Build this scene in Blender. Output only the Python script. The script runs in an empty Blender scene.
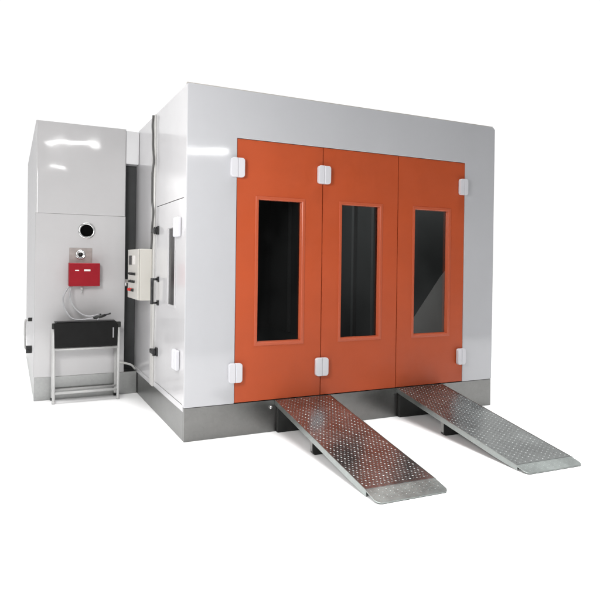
import bpy, bmesh, math, random
from mathutils import Vector, Matrix
random.seed(7)
sc = bpy.context.scene
COL = sc.collection
PI = math.pi

# ------------------------------------------------------------------ materials
def new_mat(name):
    m = bpy.data.materials.new(name); m.use_nodes = True
    nt = m.node_tree
    return m, nt, nt.nodes['Principled BSDF']

def N(nt, kind, **kw):
    n = nt.nodes.new(kind)
    for k, v in kw.items():
        if k in n.inputs: n.inputs[k].default_value = v
        else: setattr(n, k, v)
    return n

def make(name, col, rough=.4, metal=0., spec=.5, var=.0, vscale=2., rvar=0., rscale=6., bump=0., bscale=60., bdist=.002,
         wave=0., wscale=.8, coat=0., coat_rough=.05):
    m, nt, b = new_mat(name)
    L = nt.links.new
    b.inputs['Metallic'].default_value = metal
    b.inputs['Specular IOR Level'].default_value = spec
    b.inputs['Coat Weight'].default_value = coat
    b.inputs['Coat Roughness'].default_value = coat_rough
    tc = N(nt, 'ShaderNodeTexCoord')
    c = (col[0], col[1], col[2], 1)
    if var:
        n = N(nt, 'ShaderNodeTexNoise', Scale=vscale, Detail=6., Roughness=.6)
        L(tc.outputs['Object'], n.inputs['Vector'])
        r = N(nt, 'ShaderNodeValToRGB')
        r.color_ramp.elements[0].position = .3; r.color_ramp.elements[1].position = .7
        r.color_ramp.elements[0].color = (col[0]*(1-var), col[1]*(1-var), col[2]*(1-var), 1)
        r.color_ramp.elements[1].color = (min(1, col[0]*(1+var)), min(1, col[1]*(1+var)), min(1, col[2]*(1+var)), 1)
        L(n.outputs['Fac'], r.inputs['Fac']); L(r.outputs['Color'], b.inputs['Base Color'])
    else:
        b.inputs['Base Color'].default_value = c
    if rvar:
        n = N(nt, 'ShaderNodeTexNoise', Scale=rscale, Detail=5., Roughness=.65)
        L(tc.outputs['Object'], n.inputs['Vector'])
        mr = N(nt, 'ShaderNodeMapRange')
        mr.inputs['From Min'].default_value = .3; mr.inputs['From Max'].default_value = .7
        mr.inputs['To Min'].default_value = max(.02, rough-rvar); mr.inputs['To Max'].default_value = rough+rvar
        L(n.outputs['Fac'], mr.inputs['Value']); L(mr.outputs['Result'], b.inputs['Roughness'])
    else:
        b.inputs['Roughness'].default_value = rough
    prev = None
    if wave:
        n = N(nt, 'ShaderNodeTexNoise', Scale=wscale, Detail=1.)
        L(tc.outputs['Object'], n.inputs['Vector'])
        bp = N(nt, 'ShaderNodeBump', Strength=1., Distance=wave)
        L(n.outputs['Fac'], bp.inputs['Height']); prev = bp
    if bump:
        n = N(nt, 'ShaderNodeTexNoise', Scale=bscale, Detail=3.)
        L(tc.outputs['Object'], n.inputs['Vector'])
        bp = N(nt, 'ShaderNodeBump', Strength=bump, Distance=bdist)
        L(n.outputs['Fac'], bp.inputs['Height'])
        if prev: L(prev.outputs['Normal'], bp.inputs['Normal'])
        prev = bp
    if prev:
        L(prev.outputs['Normal'], b.inputs['Normal'])
        if coat: L(prev.outputs['Normal'], b.inputs['Coat Normal'])
    return m

def galv(name, col, rough, metal=1.0, spangle=.12, mottle=.55, lumps=.25, rv=.085):
    m, nt, b = new_mat(name); L = nt.links.new
    tc = N(nt, 'ShaderNodeTexCoord')
    v = N(nt, 'ShaderNodeTexVoronoi', Scale=38.)
    n = N(nt, 'ShaderNodeTexNoise', Scale=3.2, Detail=7., Roughness=.65)
    L(tc.outputs['Object'], v.inputs['Vector']); L(tc.outputs['Object'], n.inputs['Vector'])
    sep = N(nt, 'ShaderNodeSeparateColor'); L(v.outputs['Color'], sep.inputs['Color'])
    ad = N(nt, 'ShaderNodeMath', operation='MULTIPLY_ADD'); ad.inputs[1].default_value = spangle
    L(sep.outputs['Red'], ad.inputs[0])
    ad2 = N(nt, 'ShaderNodeMath', operation='MULTIPLY_ADD'); ad2.inputs[1].default_value = mottle
    ad2.inputs[2].default_value = .95-mottle*.5
    L(n.outputs['Fac'], ad2.inputs[0]); L(ad2.outputs[0], ad.inputs[2])
    mx = N(nt, 'ShaderNodeMix', data_type='RGBA', blend_type='MULTIPLY'); mx.inputs['Factor'].default_value = 1
    mx.inputs[6].default_value = (*col, 1)
    L(ad.outputs[0], mx.inputs[7]); L(mx.outputs[2], b.inputs['Base Color'])
    b.inputs['Metallic'].default_value = metal
    mr = N(nt, 'ShaderNodeMapRange'); mr.inputs['From Min'].default_value = .3; mr.inputs['From Max'].default_value = .7
    mr.inputs['To Min'].default_value = rough-rv; mr.inputs['To Max'].default_value = rough+rv
    L(n.outputs['Fac'], mr.inputs['Value']); L(mr.outputs['Result'], b.inputs['Roughness'])
    bp = N(nt, 'ShaderNodeBump', Strength=lumps, Distance=.004)
    n2 = N(nt, 'ShaderNodeTexNoise', Scale=7., Detail=2.); L(tc.outputs['Object'], n2.inputs['Vector'])
    L(n2.outputs['Fac'], bp.inputs['Height']); L(bp.outputs['Normal'], b.inputs['Normal'])
    return m

def glass_mat(name, tint, ior=1.5):
    m = bpy.data.materials.new(name); m.use_nodes = True
    nt = m.node_tree; nt.nodes.clear(); L = nt.links.new
    out = N(nt, 'ShaderNodeOutputMaterial'); mix = N(nt, 'ShaderNodeMixShader')
    tr = N(nt, 'ShaderNodeBsdfTransparent'); tr.inputs['Color'].default_value = (*tint, 1)
    gl = N(nt, 'ShaderNodeBsdfGlossy'); gl.inputs['Roughness'].default_value = .02
    fr = N(nt, 'ShaderNodeFresnel', IOR=ior)
    tc = N(nt, 'ShaderNodeTexCoord'); n = N(nt, 'ShaderNodeTexNoise', Scale=1.3, Detail=1.)
    bp = N(nt, 'ShaderNodeBump', Strength=.6, Distance=.01)
    L(tc.outputs['Object'], n.inputs['Vector']); L(n.outputs['Fac'], bp.inputs['Height']); L(bp.outputs['Normal'], gl.inputs['Normal'])
    L(fr.outputs[0], mix.inputs[0]); L(tr.outputs[0], mix.inputs[1]); L(gl.outputs[0], mix.inputs[2]); L(mix.outputs[0], out.inputs['Surface'])
    return m

M = {}
M['white']   = make('white_painted_steel', (.465,.471,.49), rough=.075, var=.025, vscale=.9, rvar=.03, rscale=2.5, wave=.006, wscale=1.3, bump=.04, bscale=220, bdist=.0004)
M['side']    = make('white_glossy_side_steel', (.53,.525,.535), rough=.13, var=.025, vscale=1.3, rvar=.04, rscale=3, wave=.006, wscale=1.3)
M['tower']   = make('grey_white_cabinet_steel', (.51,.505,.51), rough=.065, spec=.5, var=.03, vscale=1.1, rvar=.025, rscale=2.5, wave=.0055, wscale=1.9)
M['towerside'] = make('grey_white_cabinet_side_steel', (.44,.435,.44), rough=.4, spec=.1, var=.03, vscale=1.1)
M['duct'] = make('lamp_bright_duct_steel', (.70,.70,.71), rough=.25, var=.02)  # a lamp's bright reflection on the duct is put into this colour
M['void'] = make('hole_shade_black', (.003,.003,.003), rough=.9, spec=.05)  # shade inside the flue hole, painted as black
M['trim']    = make('white_trim_paint', (.54,.535,.52), rough=.3, var=.03, vscale=4)
M['orange']  = make('orange_textured_paint', (.44,.073,.021), rough=.46, spec=.36, var=.06, vscale=1.6, rvar=.1, rscale=3.5, bump=.3, bscale=380, bdist=.0013, wave=.006, wscale=2.2)
M['bead']    = make('orange_window_bead_paint', (.45,.088,.036), rough=.33, bump=.15, bscale=420, bdist=.001)
M['galv']    = galv('galvanised_steel', (.19,.191,.185), .32, metal=.94, spangle=.06, mottle=.42, lumps=.07, rv=.04)
M['galvlit'] = galv('lit_galvanised_steel', (.36,.365,.36), .36, metal=.85, spangle=.06, mottle=.35, lumps=.06, rv=.03)  # same steel as galv, made paler for the light it reflects
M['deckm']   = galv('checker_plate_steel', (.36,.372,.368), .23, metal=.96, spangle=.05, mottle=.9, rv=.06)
M['deckdark'] = galv('dark_reflecting_plate_steel', (.19,.20,.197), .27, metal=.92, spangle=.05, mottle=1.0, rv=.06)  # same plate, dark surroundings reflected in the farther ramp put into the colour
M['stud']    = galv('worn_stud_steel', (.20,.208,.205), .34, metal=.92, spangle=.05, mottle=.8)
M['studdark'] = galv('dark_reflecting_stud_steel', (.15,.158,.155), .34, metal=.9, spangle=.05, mottle=.8)  # studs darkened for the same dark reflection
M['lip']     = galv('worn_ramp_lip_steel', (.29,.315,.305), .38, spangle=.1, mottle=.8)
M['darksteel'] = make('dark_grey_steel', (.022,.023,.022), rough=.45, metal=.1, spec=.3, var=.25, vscale=6, rvar=.1)
M['plastic'] = make('white_hinge_plastic', (.60,.60,.63), rough=.32, bump=.05, bscale=300)
M['black']   = make('black_plastic', (.012,.012,.013), rough=.4)
M['blackbox']= make('black_tray_paint', (.004,.004,.004), rough=.5, spec=.2, var=.3, vscale=8, rvar=.1)
M['red']     = make('red_enamel', (.26,.004,.012), rough=.33, spec=.3, var=.06, vscale=9, bump=.1, bscale=300, bdist=.0008)
M['cream']   = make('cream_box_paint', (.54,.525,.485), rough=.2, var=.015)
M['tan']     = make('bare_plate_steel', (.33,.295,.28), rough=.42, metal=.25, var=.14, vscale=14)
M['chrome']  = make('bright_steel', (.62,.62,.62), rough=.22, metal=1.)
M['rack']    = make('grey_white_tube_paint', (.47,.47,.465), rough=.36, var=.05, vscale=9)
M['hose']    = make('grey_rubber_hose', (.30,.30,.31), rough=.5)
M['cable']   = make('dark_grey_cable', (.09,.09,.088), rough=.5)
M['whitehose'] = make('white_rubber_hose', (.62,.62,.6), rough=.45)
M['gap']     = make('gap_shade_grey', (.035,.037,.038), rough=.55, var=.35, vscale=1.6)  # shade of the gap as a dark colour
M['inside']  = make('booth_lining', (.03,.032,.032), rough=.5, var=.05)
M['gasket']  = make('black_gasket', (.015,.013,.012), rough=.7)
M['redknob'] = make('red_switch_plastic', (.5,.02,.015), rough=.3)
M['oranknob']= make('orange_switch_plastic', (.65,.16,.03), rough=.3)
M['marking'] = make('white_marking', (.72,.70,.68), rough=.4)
M['pane']    = glass_mat('dark_tinted_glass', (.86,.89,.89))
M['sidepane']= glass_mat('grey_tinted_glass', (.6,.62,.63), 1.9)
M['beige']   = make('beige_edge_trim', (.46,.44,.41), rough=.5)
M['addedrib'] = make('added_rib_paint', (.10,.103,.103), rough=.4)
M['ground']  = make('white_studio_floor', (.90,.90,.90), rough=.6, spec=.2, var=.01, vscale=.7)

# ------------------------------------------------------------------ helpers
def obj(name, bm, mat, parent=None, smooth=False):
    me = bpy.data.meshes.new(name); bm.normal_update(); bm.to_mesh(me); bm.free()
    mats = mat if isinstance(mat, (list, tuple)) else [mat]
    for x in mats: me.materials.append(x)
    o = bpy.data.objects.new(name, me); COL.objects.link(o)
    if parent:
        o.parent = parent
        o.matrix_parent_inverse = world_of(parent).inverted()
    if smooth:
        for p in me.polygons: p.use_smooth = True
    return o
def world_of(o):
    m = o.matrix_basis.copy()
    return (world_of(o.parent) @ o.matrix_parent_inverse @ m) if o.parent else m
def thing(name, label, cat, loc=(0,0,0), group=None):
    o = bpy.data.objects.new(name, None); COL.objects.link(o); o.empty_display_size = .2
    o.location = loc; o['label'] = label; o['category'] = cat
    if group: o['group'] = group
    return o
def tag(o, label, cat, group=None):
    o['label'] = label; o['category'] = cat
    if group: o['group'] = group
    return o

def box(bm, x0, x1, y0, y1, z0, z1, bev=.004, seg=2, mi=0):
    t = bmesh.new()
    bmesh.ops.create_cube(t, size=1)
    for v in t.verts:
        v.co = Vector(((x0+x1)/2+v.co.x*(x1-x0), (y0+y1)/2+v.co.y*(y1-y0), (z0+z1)/2+v.co.z*(z1-z0)))
    if bev: bmesh.ops.bevel(t, geom=t.edges[:], offset=bev, segments=seg, profile=.5, affect='EDGES')
    merge(bm, t, mi)
def merge(bm, t, mi=0):
    mp = {}
    for v in t.verts: mp[v] = bm.verts.new(v.co)
    for f in t.faces:
        nf = bm.faces.new([mp[v] for v in f.verts]); nf.material_index = mi; nf.smooth = f.smooth
    t.free()
def bx(*a, **k):
    bm = bmesh.new(); box(bm, *a, **k); return bm
def prism(bm, pts, axis, a0, a1, bev=0, seg=2, mi=0):
    """polygon pts in the plane normal to axis (0 x: pts=(y,z); 1 y: pts=(x,z); 2 z: pts=(x,y)), from a0 to a1"""
    t = bmesh.new()
    def P(p, a):
        return {0: (a, p[0], p[1]), 1: (p[0], a, p[1]), 2: (p[0], p[1], a)}[axis]
    A = [t.verts.new(P(p, a0)) for p in pts]; B = [t.verts.new(P(p, a1)) for p in pts]
    t.faces.new(A); t.faces.new(B[::-1])
    n = len(pts)
    for i in range(n): t.faces.new((A[i], B[i], B[(i+1) % n], A[(i+1) % n]))
    bmesh.ops.recalc_face_normals(t, faces=t.faces[:])
    if bev: bmesh.ops.bevel(t, geom=t.edges[:], offset=bev, segments=seg, profile=.5, affect='EDGES')
    merge(bm, t, mi)
def tube(bm, pts, r, seg=10, cap=True, mi=0, close=False):
    t = bmesh.new(); pts = [Vector(p) for p in pts]; n = len(pts); rings = []
    up = None
    for i, p in enumerate(pts):
        a = pts[max(0, i-1)]; b = pts[min(n-1, i+1)]
        d = (b-a).normalized()
        if up is None: up = d.orthogonal().normalized()
        up = (up - d*up.dot(d)).normalized(); s = d.cross(up)
        rr = r[i] if isinstance(r, (list, tuple)) else r
        rings.append([t.verts.new(p + (up*math.cos(2*PI*k/seg) + s*math.sin(2*PI*k/seg))*rr) for k in range(seg)])
    for i in range(n-1):
        for k in range(seg):
            f = t.faces.new((rings[i][k], rings[i][(k+1) % seg], rings[i+1][(k+1) % seg], rings[i+1][k])); f.smooth = True
    if cap: t.faces.new(rings[0][::-1]); t.faces.new(rings[-1])
    merge(bm, t, mi)
def smooth_path(ctrl, per=8):
    c = [Vector(p) for p in ctrl]; out = []
    for i in range(len(c)-1):
        p0 = c[max(0, i-1)]; p1 = c[i]; p2 = c[i+1]; p3 = c[min(len(c)-1, i+2)]
        for k in range(per):
            t = k/per
            out.append(.5*((2*p1)+(p2-p0)*t+(2*p0-5*p1+4*p2-p3)*t*t+(3*p1-p0-3*p2+p3)*t**3))
    out.append(c[-1]); return out
def lathe(bm, prof, origin, axis='y', seg=32, mi=0, smooth=True, caps=True):
    """prof: (r, h); h along the axis"""
    t = bmesh.new(); o = Vector(origin); rings = []
    for r, h in prof:
        ring = []
        for k in range(seg):
            a = 2*PI*k/seg; c, s = math.cos(a)*r, math.sin(a)*r
            ring.append(t.verts.new(o + Vector({'y': (c, h, s), 'x': (h, c, s), 'z': (c, s, h)}[axis])))
        rings.append(ring)
    for i in range(len(rings)-1):
        for k in range(seg):
            f = t.faces.new((rings[i][k], rings[i][(k+1) % seg], rings[i+1][(k+1) % seg], rings[i+1][k])); f.smooth = smooth
    for ring in (rings[0], rings[-1]):
        if caps and prof[rings.index(ring)][0] > 1e-5: t.faces.new(ring)
    bmesh.ops.recalc_face_normals(t, faces=t.faces[:])
    merge(bm, t, mi)
def holed(bm, outer, holes, axis, a0, a1, mi=0):
    """flat sheet with holes, thickness a0..a1 along axis"""
    t = bmesh.new(); loops = []
    def P(p, a): return {0: (a, p[0], p[1]), 1: (p[0], a, p[1]), 2: (p[0], p[1], a)}[axis]
    edges = []
    for lp in [outer]+holes:
        vs = [t.verts.new(P(p, a0)) for p in lp]
        edges += [t.edges.new((vs[i], vs[(i+1) % len(vs)])) for i in range(len(vs))]
        loops.append(vs)
    bmesh.ops.triangle_fill(t, use_beauty=True, use_dissolve=False, edges=edges)
    r = bmesh.ops.extrude_face_region(t, geom=t.faces[:])
    d = Vector(P((0, 0), a1-a0))
    for g in r['geom']:
        if isinstance(g, bmesh.types.BMVert): g.co += d
    bmesh.ops.recalc_face_normals(t, faces=t.faces[:])
    merge(bm, t, mi)
def rect(a0, a1, b0, b1): return [(a0, b0), (a1, b0), (a1, b1), (a0, b1)]

# ------------------------------------------------------------------ numbers (metres; cabin front-left foot is the origin)
W, H, B, D = 4.0, 3.548, .338, 6.8
DX, DT = .521, 3.058            # door opening: left edge, top
TX0, TX1, TY, TH, TD = -1.2755, -.172, 2.42, 3.54, 6.3

# ------------------------------------------------------------------ setting
g = obj('ground', bx(-7.5, 10.5, -5.2, 9.5, -.05, 0, bev=0), M['ground']); g['kind'] = 'structure'

# ------------------------------------------------------------------ spray booth
booth = thing('spray_booth', 'large white walk-in spray booth with three tall orange door leaves on a grey steel plinth', 'spray booth')
bm = bmesh.new()
fo = [(0, B), (DX, B), (DX, DT), (DX+3, DT), (DX+3, B), (W, B), (W, H-.03), (W-.03, H), (0, H)]
prism(bm, fo, 1, 0, .05, bev=.005)
obj('front_wall', bm, M['white'], booth)
bm = bmesh.new()
holed(bm, [(.055, .29), (.055, H-.004), (D, H-.004), (D, .29)], [rect(.085, 1.345, .352, 2.432)], 0, .002, .05)
obj('side_wall', bm, M['side'], booth)
obj('side_wall', bx(W-.05, W-.002, .055, D, B, H-.004, bev=.004), M['side'], booth)
obj('rear_wall', bx(.055, W-.055, D-.05, D-.004, B, H-.004, bev=.004), M['side'], booth)
obj('roof', bx(.054, W-.054, .054, D-.054, H-.06, H-.01, bev=.004), M['side'], booth)
obj('floor_deck', bx(.054, W-.054, .06, D-.06, B-.06, B-.002, bev=0), M['inside'], booth)
# lining inside (dark, behind the panes)
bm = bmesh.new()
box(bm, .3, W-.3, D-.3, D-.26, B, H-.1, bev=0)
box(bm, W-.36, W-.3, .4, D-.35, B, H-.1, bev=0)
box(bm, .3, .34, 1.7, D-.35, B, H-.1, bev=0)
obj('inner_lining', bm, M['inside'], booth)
# added pale panel shaped as the light patch in the right pane, sloping rearwards
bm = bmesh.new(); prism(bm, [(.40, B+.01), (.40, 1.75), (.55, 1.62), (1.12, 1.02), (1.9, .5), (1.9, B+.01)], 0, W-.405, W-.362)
obj('light_patch_panel', bm, M['marking'], booth)
bm = bmesh.new(); box(bm, -.004, W-.034, .008, .05, H+.001, H+.010, bev=.002)
obj('edge_trim', bm, M['beige'], booth)
# added ribs along the inner walls, standing in for faint reflections in the panes
for y in (1.45, 2.15, 2.75, 3.5, 4.4, 5.3):
    obj('added_rib', bx(W-.42, W-.365, y, y+.07, B+.02, H-.15, bev=.004), M['addedrib'], booth)
for x in (.9, 1.7, 2.5, 3.1):
    obj('added_rib', bx(x, x+.07, D-.36, D-.305, B+.02, H-.15, bev=.004), M['addedrib'], booth)
# galvanised plinth
obj('plinth_panel', bx(.003, 1.618, .004, .05, 0, B-.003, bev=.003), M['galv'], booth)
obj('plinth_panel', bx(1.622, W-.006, .004, .05, 0, B-.003, bev=.003), M['galv'], booth)
obj('plinth_panel', bx(.004, .05, .053, D, 0, .3355, bev=.003), M['galv'], booth)
obj('plinth_panel', bx(W-.05, W-.006, .053, D, 0, B-.003, bev=.003), M['galv'], booth)
# side wall lower skirt behind the post hangs a little lower than the door section
obj('corner_post', bx(-.003, .0015, .006, .082, .365, H-.006, bev=.001), M['side'], booth)
obj('frame_post', bx(-.018, .0015, 1.39, 1.53, .288, H-.012, bev=.004), M['trim'], booth)
obj('lower_skirt', bx(-.006, .0015, 1.535, D, .284, .34, bev=.002), M['side'], booth)

# --- orange leaves
gx0, gx1, gz0, gz1 = .247, .731, .966, 2.442
for i in range(3):
    x = DX+i
    bm = bmesh.new()
    g_ = .005
    holed(bm, rect(x+g_, x+1-g_, B+.006, DT-.006), [rect(x+gx0-.012, x+gx1+.032, gz0-.027, gz1+.012)], 1, .006, .047)
    leaf = obj('door_leaf', bm, M['orange'], booth)
    # window bead: thin flat frame with a deep reveal down to the glass
    bm = bmesh.new()
    def ring(o, y, ex=0., ez=0.): return [(x+gx0-o, y, gz0-o-ez), (x+gx1+o+ex, y, gz0-o-ez), (x+gx1+o+ex, y, gz1+o), (x+gx0-o, y, gz1+o)]
    prof = [(.036, .0055, .02, .015), (.035, .001, .02, .015), (.031, -.001, .02, .015), (.006, -.001, .02, .015), (.001, .003, .02, .015), (.0, .053, .012, .006)]
    R = [[bm.verts.new(v) for v in ring(*q)] for q in prof]
    for a in range(len(R)-1):
        for k in range(4): bm.faces.new((R[a][k], R[a][(k+1) % 4], R[a+1][(k+1) % 4], R[a+1][k]))
    bmesh.ops.recalc_face_normals(bm, faces=bm.faces[:])
    obj('window_frame', bm, M['bead'], leaf)
    obj('window_pane', bx(x+gx0-.008, x+gx1+.02, .048, .053, gz0-.016, gz1+.008, bev=0), M['pane'], leaf)
    # a real gap: dark rubber seal behind the joints
    obj('door_seal', bx(x-.012, x+.012, .030, .048, B+.012, DT-.012, bev=0), M['gasket'], leaf) if i else None
bm = bmesh.new()
box(bm, DX-.001, DX+3.001, .040, .052, DT-.012, DT+.01, bev=0); 
box(bm, DX-.001, DX+3.001, .030, .049, B-.003, B+.012, bev=0)
box(bm, DX-.006, DX+.006, .036, .052, B+.012, DT-.012, bev=0)
box(bm, DX+2.994, DX+3.006, .036, .052, B+.012, DT-.012, bev=0)
obj('frame_seal', bm, M['gasket'], booth)

def hinge(cx, cz, hw=.073):
    """white plastic hinge cover: two rounded leaves and a knuckle"""
    bm = bmesh.new()
    def rr(x0, x1, z0, z1, r, corners):
        pts = []
        for (px, pz, a0, on) in ((x1, z0, -PI/2, corners[0]), (x1, z1, 0, corners[1]), (x0, z1, PI/2, corners[2]), (x0, z0, PI, corners[3])):
            if not on: pts.append((px, pz)); continue
            ccx = px + (-r if px == x1 else r); ccz = pz + (r if pz == z0 else -r)
            for k in range(5):
                a = a0 + PI/2*k/4; pts.append((ccx+r*math.cos(a), ccz+r*math.sin(a)))
        return pts
    hh = .099
    prism(bm, rr(cx-hw, cx-.0015, cz-hh, cz+hh, .028, (0, 0, 1, 1)), 1, -.044, .0005, bev=.005, seg=3)
    prism(bm, rr(cx+.0015, cx+hw, cz-hh, cz+hh, .028, (1, 1, 0, 0)), 1, -.044, .0005, bev=.005, seg=3)
    return bm
for cx, hw in ((DX, .073), (DX+1, .076), (DX+3-.045, .06)):
    for cz in (2.752, .655):
        obj('hinge', hinge(cx, cz, hw), M['plastic'], booth)

# --- service door in the left side
bm = bmesh.new()
holed(bm, rect(.092, 1.338, .36, 2.424), [rect(.43, .745, 1.315, 2.145)], 0, .003, .045)
sdoor = obj('service_door', bm, M['side'], booth)
bm = bmesh.new()
def ringx(o, xx): return [(xx, .435-o, 1.32-o), (xx, .74+o, 1.32-o), (xx, .74+o, 2.14+o), (xx, .435-o, 2.14+o)]
R = [[bm.verts.new(v) for v in ringx(o, xx)] for o, xx in ((.03, .002), (.029, -.005), (.006, -.006), (0, .014))]
for a in range(3):
    for k in range(4): bm.faces.new((R[a][k], R[a][(k+1) % 4], R[a+1][(k+1) % 4], R[a+1][k]))
bmesh.ops.recalc_face_normals(bm, faces=bm.faces[:])
obj('window_frame', bm, M['side'], sdoor)
obj('window_pane', bx(.012, .018, .43, .745, 1.315, 2.145, bev=0), M['sidepane'], sdoor)
bm = bmesh.new()
for z in (1.30, 1.575): tube(bm, [(.002, 1.20, z), (-.075, 1.20, z)], .014, 10)
tube(bm, [(-.070, 1.20, 1.285), (-.070, 1.20, 1.59)], .019, 12)
for z in (1.30, 1.575): box(bm, -.012, .002, 1.165, 1.235, z-.03, z+.03, bev=.003)
obj('pull_handle', bm, M['black'], sdoor)
for z in (2.145, .725):
    bm = bmesh.new()
    box(bm, -.016, .002, 1.185, 1.265, z-.05, z+.05, bev=.006)
    box(bm, -.060, -.014, 1.20, 1.36, z-.026, z+.026, bev=.008)
    tube(bm, [(-.035, 1.225, z-.045), (-.035, 1.225, z+.04)], .018, 10)
    obj('door_latch', bm, M['black'], sdoor)
for z in (2.14, .78):
    bm = bmesh.new()
    box(bm, -.045, .002, .19, .275, z-.10, z+.10, bev=.012, seg=3)
    box(bm, -.045, .0, .285, .36, z-.10, z+.10, bev=.012, seg=3)
    obj('hinge', bm, M['plastic'], sdoor)

# ------------------------------------------------------------------ heater cabinet at the left
tw = thing('heater_cabinet', 'tall grey-white steel heater cabinet with a round flue hole, left of the booth', 'heater cabinet', (-.72, 3.5, 0))
r = .03
def rcorner(x0, x1, y0, y1, r):
    pts = [(x1, y1), (x0, y1)]
    for k in range(6):
        a = PI + PI/2*k/5; pts.append((x0+r+r*math.cos(a), y0+r+r*math.sin(a)))
    for k in range(6):
        a = 1.5*PI + PI/2*k/5; pts.append((x1-r+r*math.cos(a), y0+r+r*math.sin(a)))
    return pts
SZ = 2.372
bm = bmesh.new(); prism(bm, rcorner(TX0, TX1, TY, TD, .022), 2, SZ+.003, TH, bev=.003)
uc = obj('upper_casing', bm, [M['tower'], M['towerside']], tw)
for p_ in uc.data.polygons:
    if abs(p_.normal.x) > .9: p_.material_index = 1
bm = bmesh.new(); prism(bm, rcorner(TX0, TX1, TY+.03, TD, .012), 2, .30, SZ-.001, bev=0)
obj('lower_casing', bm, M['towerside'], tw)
hx, hz, hr = -.662, 2.168, .084
bm = bmesh.new()
circ = [(hx+hr*math.cos(2*PI*k/36), hz+hr*math.sin(2*PI*k/36)) for k in range(36)]
holed(bm, rect(TX0+.004, TX1-.002, .297, SZ), [circ], 1, TY+.001, TY+.029)
obj('front_panel', bm, M['tower'], tw)
bm = bmesh.new()
lathe(bm, [(hr+.022, .0), (hr+.022, -.006), (hr+.012, -.012), (hr-.003, -.012), (hr-.006, -.006), (hr-.006, .0265)], (hx, TY, hz), 'y', 40, caps=False)
fl = obj('flue_collar', bm, M['chrome'], tw)
bm = bmesh.new(); lathe(bm, [(hr-.006, .027), (.0, .028)], (hx, TY, hz), 'y', 40)
obj('flue_hole_shade', bm, M['void'], tw)
obj('plinth_panel', bx(TX0+.004, -.004, TY-.002, TY+.03, 0, .295, bev=.003), M['galvlit'], tw)
obj('plinth_panel', bx(TX0+.004, TX0+.03, TY+.033, TD, 0, .295, bev=.003), M['galvlit'], tw)
# air duct bridging to the booth, and an added dark strip for the shade in the gap below it
obj('air_duct', bx(TX1+.002, -.003, TY+.02, TD-.1, 3.085, TH-.015, bev=.004), M['duct'], tw)
obj('gap_shade_strip', bx(TX1+.002, -.003, 2.62, 2.66, .297, 3.083, bev=0), M['gap'], tw)
# bare plate with porthole
pl = obj('mounting_plate', bx(-.872, -.592, TY-.006, TY+.0005, 1.70, 1.942, bev=.002), M['tan'], tw)
bm = bmesh.new()
lathe(bm, [(.062, 0), (.062, -.008), (.05, -.012), (.046, -.008), (.02, -.008)], (-.735, TY-.006, 1.855), 'y', 28)
for k in range(4):
    a = PI/4+PI/2*k; lathe(bm, [(.011, -.006), (.011, -.016), (.004, -.018)], (-.735+.053*math.cos(a), TY-.006, 1.855+.053*math.sin(a)), 'y', 8)
obj('porthole', bm, M['chrome'], pl)
bm = bmesh.new(); lathe(bm, [(.030, -.0085), (.0, -.010)], (-.735, TY-.006, 1.855), 'y', 24)
obj('porthole_pane', bm, M['darksteel'], pl)
# side door pull
bm = bmesh.new()
yy = 3.2
path = smooth_path([(TX0+.002, yy, .96), (TX0-.06, yy, .955), (TX0-.085, yy, .92), (TX0-.085, yy, .60), (TX0-.06, yy, .56), (TX0+.002, yy, .555)], 6)
tube(bm, path, .014, 10)
hd = obj('pull_handle', bm, M['rack'], tw)
bm = bmesh.new()
box(bm, TX0-.075, TX0+.001, yy-.03, yy+.03, .50, .60, bev=.008)
tube(bm, [(TX0-.05, yy-.055, .53), (TX0-.05, yy+.05, .53)], .02, 10)
obj('handle_latch', bm, M['black'], hd)
obj('handle_mount', bx(TX0-.05, TX0+.001, yy-.02, yy+.02, .935, .985, bev=.006), M['darksteel'], hd)

# ------------------------------------------------------------------ red burner box on the cabinet
rb = thing('burner_box', 'small red enamelled burner box mounted on the front of the grey cabinet', 'burner box', (-.70, TY-.15, 1.45))
obj('casing', bx(-.885, -.51, TY-.15, TY-.0015, 1.452, 1.748, bev=.006, seg=3), M['red'], rb)
obj('marking', bx(-.812, -.765, TY-.1525, TY-.1495, 1.646, 1.660, bev=0), M['marking'], rb)
obj('marking', bx(-.705, -.628, TY-.1525, TY-.1495, 1.644, 1.668, bev=0), M['marking'], rb)
bm = bmesh.new()
tube(bm, [(-.72, TY-.06, 1.453), (-.72, TY-.06, 1.40)], .016, 10); tube(bm, [(-.72, TY-.06, 1.402), (-.72, TY-.06, 1.365)], .010, 10)
obj('drain_spout', bm, M['rack'], rb)

# ------------------------------------------------------------------ folding rack, black tray, gun, hoses
F, K = 2.16, 2.385
rk = thing('folding_rack', 'white tubular steel stand holding the black tray in front of the cabinet', 'rack', (-.67, 2.27, 0))
xl, xr = -1.058, -.288
for x in (xl, xr):
    for y in (F, K):
        bm = bmesh.new()
        tube(bm, [(x, y, .0), (x, y, .008), (x, y, .96)], .0185, 10)
        lg = obj('leg', bm, M['rack'], rk)
        b2 = bmesh.new(); tube(b2, [(x, y, .001), (x, y, .035)], .022, 10); obj('foot_cap', b2, M['darksteel'] if y == K else M['rack'], lg)
for y, z in ((F, .13), (K, .13), (F, .675), (K, .675)):
    bm = bmesh.new(); tube(bm, [(xl+.01, y, z), (xr-.01, y, z)], .0155, 10); obj('rail', bm, M['rack'], rk)
for x in (xl, xr):
    for z in (.13, .675):
        bm = bmesh.new(); tube(bm, [(x, F+.01, z), (x, K-.01, z)], .0145, 10); obj('side_rail', bm, M['rack'], rk)
for x in (xl, xr):
    obj('clamp', bx(x-.026, x+.026, F-.024, F+.026, .93, 1.0, bev=.006), M['darksteel'], rk)
tr = thing('tray', 'open black steel tray resting in the white tubular stand', 'tray', (-.67, 2.27, .69))
bm = bmesh.new()
x0, x1, z0, z1 = xl+.022, xr-.022, .6915, 1.0
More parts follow.
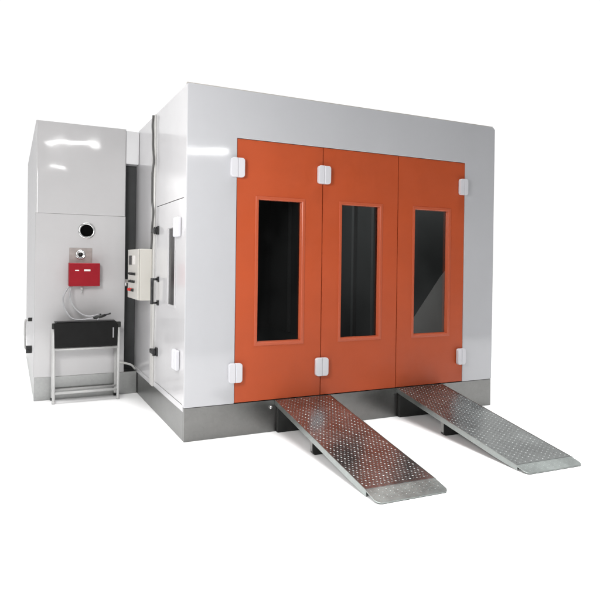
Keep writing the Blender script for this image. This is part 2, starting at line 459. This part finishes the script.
def tub(bm):
    box(bm, x0, x1, F+.022, F+.034, z0, z1, bev=.003); box(bm, x0, x1, K-.034, K-.022, z0, z1, bev=.003)
    box(bm, x0, x0+.012, F+.036, K-.036, z0, z1, bev=.003); box(bm, x1-.012, x1, F+.036, K-.036, z0, z1, bev=.003)
    box(bm, x0+.013, x1-.013, F+.036, K-.036, z0, z0+.012, bev=.002)
tub(bm)
# front sheet hung in front of the rail with one clipped corner, as in the photograph
prism(bm, [(xl+.004, z0+.004), (xr-.02, z0+.004), (xr-.012, z1-.035), (xr-.05, z1+.012), (xl-.004, z1+.004)], 1, F-.034, F-.022, bev=.003)
obj('tray_body', bm, M['blackbox'], tr)
obj('rim', bx(xl+.0, xr-.052, F-.038, F+.04, z1+.004+.008, z1+.024, bev=.004), M['black'], tr)
obj('marking', bx(xr-.078, xr-.062, F-.0365, F-.0335, .80, .93, bev=0), M['hose'], tr)
gun = thing('spray_gun', 'small grey spray gun lying on the rim of the black tray', 'spray gun', (-.50, 2.16, 1.03))
def T(c, s=1): return c
bm = bmesh.new()
tube(bm, [(-.60, 2.15, 1.052), (-.56, 2.15, 1.062), (-.50, 2.15, 1.075), (-.455, 2.15, 1.088)], [.014, .019, .02, .015], 10)
tube(bm, [(-.52, 2.15, 1.075), (-.515, 2.15, 1.107)], [.008, .012], 8)
obj('gun_body', bm, M['darksteel'], gun)
bm = bmesh.new(); tube(bm, [(-.456, 2.15, 1.088), (-.425, 2.15, 1.098), (-.39, 2.15, 1.108)], [.012, .008, .011], 8); obj('nozzle', bm, M['black'], gun)
bm = bmesh.new(); tube(bm, [(-.535, 2.15, 1.07), (-.545, 2.145, 1.036), (-.56, 2.14, 1.03)], [.015, .013, .011], 8); obj('grip', bm, M['hose'], gun)
bm = bmesh.new()
tube(bm, smooth_path([(-.872, 2.29, 1.452), (-.905, 2.25, 1.42), (-.955, 2.2, 1.32), (-.945, 2.18, 1.21), (-.90, 2.16, 1.11), (-.85, 2.16, 1.055), (-.78, 2.16, 1.037), (-.70, 2.15, 1.04), (-.60, 2.15, 1.05)]), .0095, 8)
tag(obj('hose', bm, M['hose']), 'grey hose making the wider loop from the red box to the gun', 'hose', 'grey hoses below the red box')
bm = bmesh.new()
tube(bm, smooth_path([(-.845, 2.30, 1.452), (-.868, 2.26, 1.40), (-.872, 2.22, 1.31), (-.83, 2.19, 1.2), (-.75, 2.17, 1.115), (-.66, 2.165, 1.077), (-.58, 2.165, 1.085), (-.545, 2.16, 1.095)]), .0095, 8)
tag(obj('hose', bm, M['hose']), 'grey hose making the tighter inner loop from the red box', 'hose', 'grey hoses below the red box')
bm = bmesh.new()
tube(bm, smooth_path([(-.30, 2.405, .44), (-.20, 2.40, .425), (-.12, 2.43, .40), (-.06, 2.46, .37), (-.012, 2.5, .31)]), .014, 10)
tag(obj('hose', bm, M['whitehose']), 'short white hose crossing the dark gap just above the plinth', 'hose')

# ------------------------------------------------------------------ control box on the booth's left side
cb = thing('control_box', 'cream control box with switches mounted on the side wall of the booth', 'control box', (-.09, 1.78, 1.31))
cy0, cy1, cz0, cz1 = 1.45, 2.12, 1.312, 1.93
obj('enclosure', bx(-.165, -.019, cy0, cy1, cz0, cz1, bev=.008, seg=3), M['cream'], cb)
bm = bmesh.new(); box(bm, -.187, -.167, cy0+.004, cy1-.004, cz0+.004, cz1-.004, bev=.006, seg=3)
lid = obj('front_cover', bm, M['cream'], cb)
bm = bmesh.new(); box(bm, -.193, -.1865, 1.86, 2.02, 1.735, 1.85, bev=.002); obj('display', bm, M['black'], lid)
bm = bmesh.new(); box(bm, -.191, -.1865, 1.63, 1.78, 1.74, 1.85, bev=.001); obj('marking_plate', bm, M['marking'], lid)
def knob(y, z, mat, r=.017, ln=.022):
    bm = bmesh.new(); lathe(bm, [(r, 0), (r, -ln*.5), (r*.8, -ln), (0, -ln)], (-.187, y, z), 'x', 16)
    box(bm, -.187-ln-.012, -.187-ln+.001, y-.005, y+.005, z-r*.8, z+r*.8, bev=.002)
    obj('switch', bm, mat, lid)
for y, m in ((1.95, 'black'), (1.85, 'darksteel'), (1.74, 'black'), (1.62, 'darksteel')): knob(y, 1.625, M[m])
for y, m in ((1.88, 'darksteel'), (1.77, 'black'), (1.66, 'darksteel')): knob(y, 1.53, M[m])
for y, m in ((1.95, 'redknob'), (1.84, 'redknob'), (1.73, 'darksteel')): knob(y, 1.425, M[m], .02)
bm = bmesh.new(); box(bm, -.225, -.186, 2.07, 2.10, 1.50, 1.55, bev=.004); tube(bm, [(-.215, 2.085, 1.55), (-.215, 2.085, 1.46)], .009, 8)
obj('lock', bm, M['chrome'], lid)
bm = bmesh.new()
wig = []
for k in range(15):
    z = 3.53 - k*(3.53-1.93)/14
    wig.append((-.030, 1.425+.035*math.sin(k*1.05)+.02*math.sin(k*2.3), z))
tube(bm, smooth_path(wig, 5), .0125, 8)
cab = tag(obj('cable', bm, M['cable']), 'wavy dark grey cable running down the side wall into the control box', 'cable')

# ------------------------------------------------------------------ ramps
RW, RY = .645, 2.06
def ramp(top_c, end_c, label, lipy=-1.885, dm='deckm', sm='stud'):
    ang = math.atan2(end_c-top_c, RY)       # lean of the ramp as seen from above
    root = thing('ramp', label, 'ramp', (0, 0, 0), 'checker plate ramps at the orange doors')
    Mx = Matrix.Translation((top_c, 0, 0)) @ Matrix.Rotation(ang, 4, 'Z')
    endy = -2.075
    zt, zl = .336, .052 - (-1.885-lipy)*.15
    sl = (zt-zl)/(0-.012-lipy)
    def zat(y): return zl + (y-lipy)*sl
    h = RW/2
    def put(bm, name, mat, par, **k):
        bm.transform(Mx); return obj(name, bm, mat, par, **k)
    # deck sheet with real raised studs
    bm = bmesh.new()
    prism(bm, [(-.012, zat(-.012)), (-.012, zat(-.012)-.008), (lipy, zat(lipy)-.008), (lipy, zat(lipy))], 0, -h, h, bev=.0015)
    px, py = .034, .034; rows = int((-lipy-.028)/py)
    n = Vector((0, -sl, 1)).normalized(); tdir = Vector((0, 1, sl)).normalized(); xd = Vector((1, 0, 0))
    for j in range(rows):
        y = -.035 - j*py
        for i in range(20):
            x = -h+.018 + i*px + (px/2 if j % 2 else 0)
            if x > h-.015: continue
            c = Vector((x, y, zat(y)))
            a = PI/4 if (i+j//2) % 2 else -PI/4
            a += random.uniform(-.06, .06)
            u = xd*math.cos(a)+tdir*math.sin(a); v = -xd*math.sin(a)+tdir*math.cos(a)
            la, lb, hh = .0135, .0062, random.uniform(.0012, .0024)
            base = [bm.verts.new(c+u*la*math.cos(q)+v*lb*math.sin(q)-n*.0005) for q in [2*PI*k/8 for k in range(8)]]
            top = [bm.verts.new(c+u*la*.5*math.cos(q)+v*lb*.5*math.sin(q)+n*hh) for q in [2*PI*k/8 for k in range(8)]]
            for k in range(8): f = bm.faces.new((base[k], base[(k+1) % 8], top[(k+1) % 8], top[k])); f.smooth = True; f.material_index = 1
            f = bm.faces.new(top); f.material_index = 1
    put(bm, 'deck', [M[dm], M[sm]], root)
    # folded side flanges
    for s in (-1, 1):
        bm = bmesh.new()
        y0, y1 = -.012, lipy-.02
        prism(bm, [(y0, zat(y0)+.003), (y0, zat(y0)-.052), (lipy+.25, zat(lipy+.25)-.052), (lipy+.02, .004), (y1, .004), (y1, zat(y1)+.003)],
              0, s*h+(.0015 if s > 0 else -.0075), s*h+(.0075 if s > 0 else -.0015), bev=.002)
        put(bm, 'side_flange', M['lip'], root)
    # plain end lip with rounded corners
    bm = bmesh.new()
    ho = h+.008; c = .05
    ol = [(ho, lipy-.002), (-ho, lipy-.002), (-ho, endy+c)] + [(-ho+c-c*math.cos(a), endy+c-c*math.sin(a)) for a in (.4, .8, 1.2)] + [(-ho+c, endy), (ho-c, endy)] + \
         [(ho-c+c*math.sin(a), endy+c-c*math.cos(a)) for a in (.4, .8, 1.2)] + [(ho, endy+c)]
    t = bmesh.new(); prism(t, ol, 2, 0, .008, bev=.002)
    for v in t.verts:
        f = (v.co.y-endy)/(lipy-endy); v.co.z += .004 + (zl-.008-.004)*max(0, f)
    merge(bm, t)
    k0 = 0
    while lipy-.028-k0*.034 > endy+.03:
        y = lipy-.028-k0*.034; f = (y-endy)/(lipy-endy); zc = .0085+.004+(zl-.012)*f-.001
        for i in range(19):
            x = -h+.03+i*.034+(.017 if k0 % 2 else 0)
            if x > h-.03: continue
            a = PI/4 if (i+k0//2) % 2 else -PI/4
            ca, sa = math.cos(a), math.sin(a)
            base = [bm.verts.new((x+.012*math.cos(q)*ca-.006*math.sin(q)*sa, y+.012*math.cos(q)*sa+.006*math.sin(q)*ca, zc-.001)) for q in [2*PI*k/8 for k in range(8)]]
            apex = bm.verts.new((x, y, zc+.0030))
            for k in range(8): fc = bm.faces.new((base[k], base[(k+1) % 8], apex)); fc.smooth = True
        k0 += 1
    put(bm, 'end_lip', M['lip'], root)
    # hook plate against the plinth and mid support, under-deck shade put into their colour
    bm = bmesh.new(); prism(bm, rect(-h+.01, h-.01, .0, .262), 1, -.064, -.016, bev=.004)
    put(bm, 'hook_plate', M['darksteel'], root)
    bm = bmesh.new()
    yb = -.86; zb = zat(yb)-.012
    sp = [(-h+.035, zb), (-h+.035, .03), (-h+.042, .012), (-h+.06, .0), (h-.06, .0), (h-.042, .012), (h-.035, .03), (h-.035, zb)]
    prism(bm, sp, 1, yb-.006, yb+.05, bev=.003)
    sup = put(bm, 'support_foot', M['darksteel'], root)
    bm = bmesh.new(); prism(bm, rect(-h+.031, -h+.034, .035, zb-.004), 1, yb-.004, yb+.048, bev=0); put(bm, 'foot_flange', M['galv'], sup)
    return root
ramp(1.305, 1.243, 'checker plate ramp at the joint of the left and middle orange leaves, nearest the camera')
ramp(2.862, 2.768, 'checker plate ramp below the right-hand orange leaf, the farther one', -1.935, 'deckdark', 'studdark')
# fixing bolts on the plinth beside the ramps
bm = bmesh.new(); lathe(bm, [(.018, 0), (.018, -.018), (.012, -.024), (0, -.024)], (.93, .004, .262), 'y', 12)
obj('bolt', bm, M['chrome'], booth)

# ------------------------------------------------------------------ camera
cam = bpy.data.cameras.new('camera'); co = bpy.data.objects.new('camera', cam); COL.objects.link(co)
yaw, pitch, roll = -.4537, -.0056, .0134
cyw, syw, cp, sp_ = math.cos(yaw), math.sin(yaw), math.cos(pitch), math.sin(pitch)
fwd = Vector((-syw*cp, cyw*cp, sp_)); right = Vector((cyw, syw, 0)); up = right.cross(fwd)
rx = right*math.cos(roll)+up*math.sin(roll); ux = -right*math.sin(roll)+up*math.cos(roll)
mw = Matrix((( rx.x, ux.x, -fwd.x, -1.5532), (rx.y, ux.y, -fwd.y, -5.7531), (rx.z, ux.z, -fwd.z, 1.7942), (0, 0, 0, 1)))
co.matrix_world = mw
cam.sensor_width = 36; cam.lens = 594.37/600*36; cam.shift_y = -34.336/600; cam.clip_end = 200; cam.clip_start = .05
sc.camera = co

# ------------------------------------------------------------------ light
w = bpy.data.worlds.new('World'); sc.world = w; w.use_nodes = True
nt = w.node_tree; bg = nt.nodes['Background']
tc = nt.nodes.new('ShaderNodeTexCoord'); sx = nt.nodes.new('ShaderNodeSeparateXYZ')
mr = nt.nodes.new('ShaderNodeMapRange'); mr.interpolation_type = 'SMOOTHSTEP'
mr.inputs['From Min'].default_value = -.35; mr.inputs['From Max'].default_value = .05
mr.inputs['To Min'].default_value = .10; mr.inputs['To Max'].default_value = 1.04
nt.links.new(tc.outputs['Generated'], sx.inputs[0]); nt.links.new(sx.outputs['Y'], mr.inputs['Value'])
wn = nt.nodes.new('ShaderNodeTexNoise'); wn.inputs['Scale'].default_value = 4.5; wn.inputs['Detail'].default_value = 4
wm = nt.nodes.new('ShaderNodeMapping'); wm.inputs['Scale'].default_value = (1, 1, .45)
nt.links.new(tc.outputs['Generated'], wm.inputs['Vector']); nt.links.new(wm.outputs[0], wn.inputs['Vector'])
wr = nt.nodes.new('ShaderNodeMapRange'); wr.inputs['From Min'].default_value = .46; wr.inputs['From Max'].default_value = .72
wr.inputs['To Min'].default_value = .04; wr.inputs['To Max'].default_value = .4
nt.links.new(wn.outputs['Fac'], wr.inputs['Value']); nt.links.new(wr.outputs['Result'], mr.inputs['To Min'])
nt.links.new(mr.outputs['Result'], bg.inputs['Strength'])
bg.inputs['Color'].default_value = (1, 1, 1, 1)

def area(name, loc, target, sx_, sy_, power, col=(1, 1, 1)):
    l = bpy.data.lights.new(name, 'AREA'); l.shape = 'RECTANGLE'; l.size = sx_; l.size_y = sy_; l.energy = power; l.color = col
    o = bpy.data.objects.new(name, l); COL.objects.link(o); o.location = loc
    o.rotation_euler = (Vector(target)-Vector(loc)).to_track_quat('-Z', 'Y').to_euler()
    return o
sb = area('softbox', (1.5, 2.5, 8.2), (1.5, 2.5001, 0), 22, 18, 1750)
sb.data.spread = math.radians(52)
area('interior_fill', (1.6, 3.2, 3.3), (3.4, 1.6, .8), 1.2, .3, 22)  # unseen fill light, added to brighten the pale panel behind the right pane
area('tube_lamp', (-.45, -5.6, 4.1), (-1, 2, 2.9), .55, .025, 4)
area('key_lamp', (-2.3, -2.7, 3.1), (.3, 0, 1.9), 1.2, 1.2, 145, (1, .985, .97))
area('tube_lamp', (1.55, -5.0, 3.87), (1.2, 0, 2.2), 1.2, .03, 11)
area('tube_lamp', (-.15, -5.6, 4.78), (-.5, 2, 3), 1.25, .03, 14)

sc.view_settings.view_transform = 'Standard'; sc.view_settings.look = 'None'; sc.view_settings.exposure = 0; sc.view_settings.gamma = 1
sc.render.engine = 'CYCLES'; sc.cycles.max_bounces = 8; sc.cycles.use_denoising = True
sc.render.resolution_x = sc.render.resolution_y = 1024
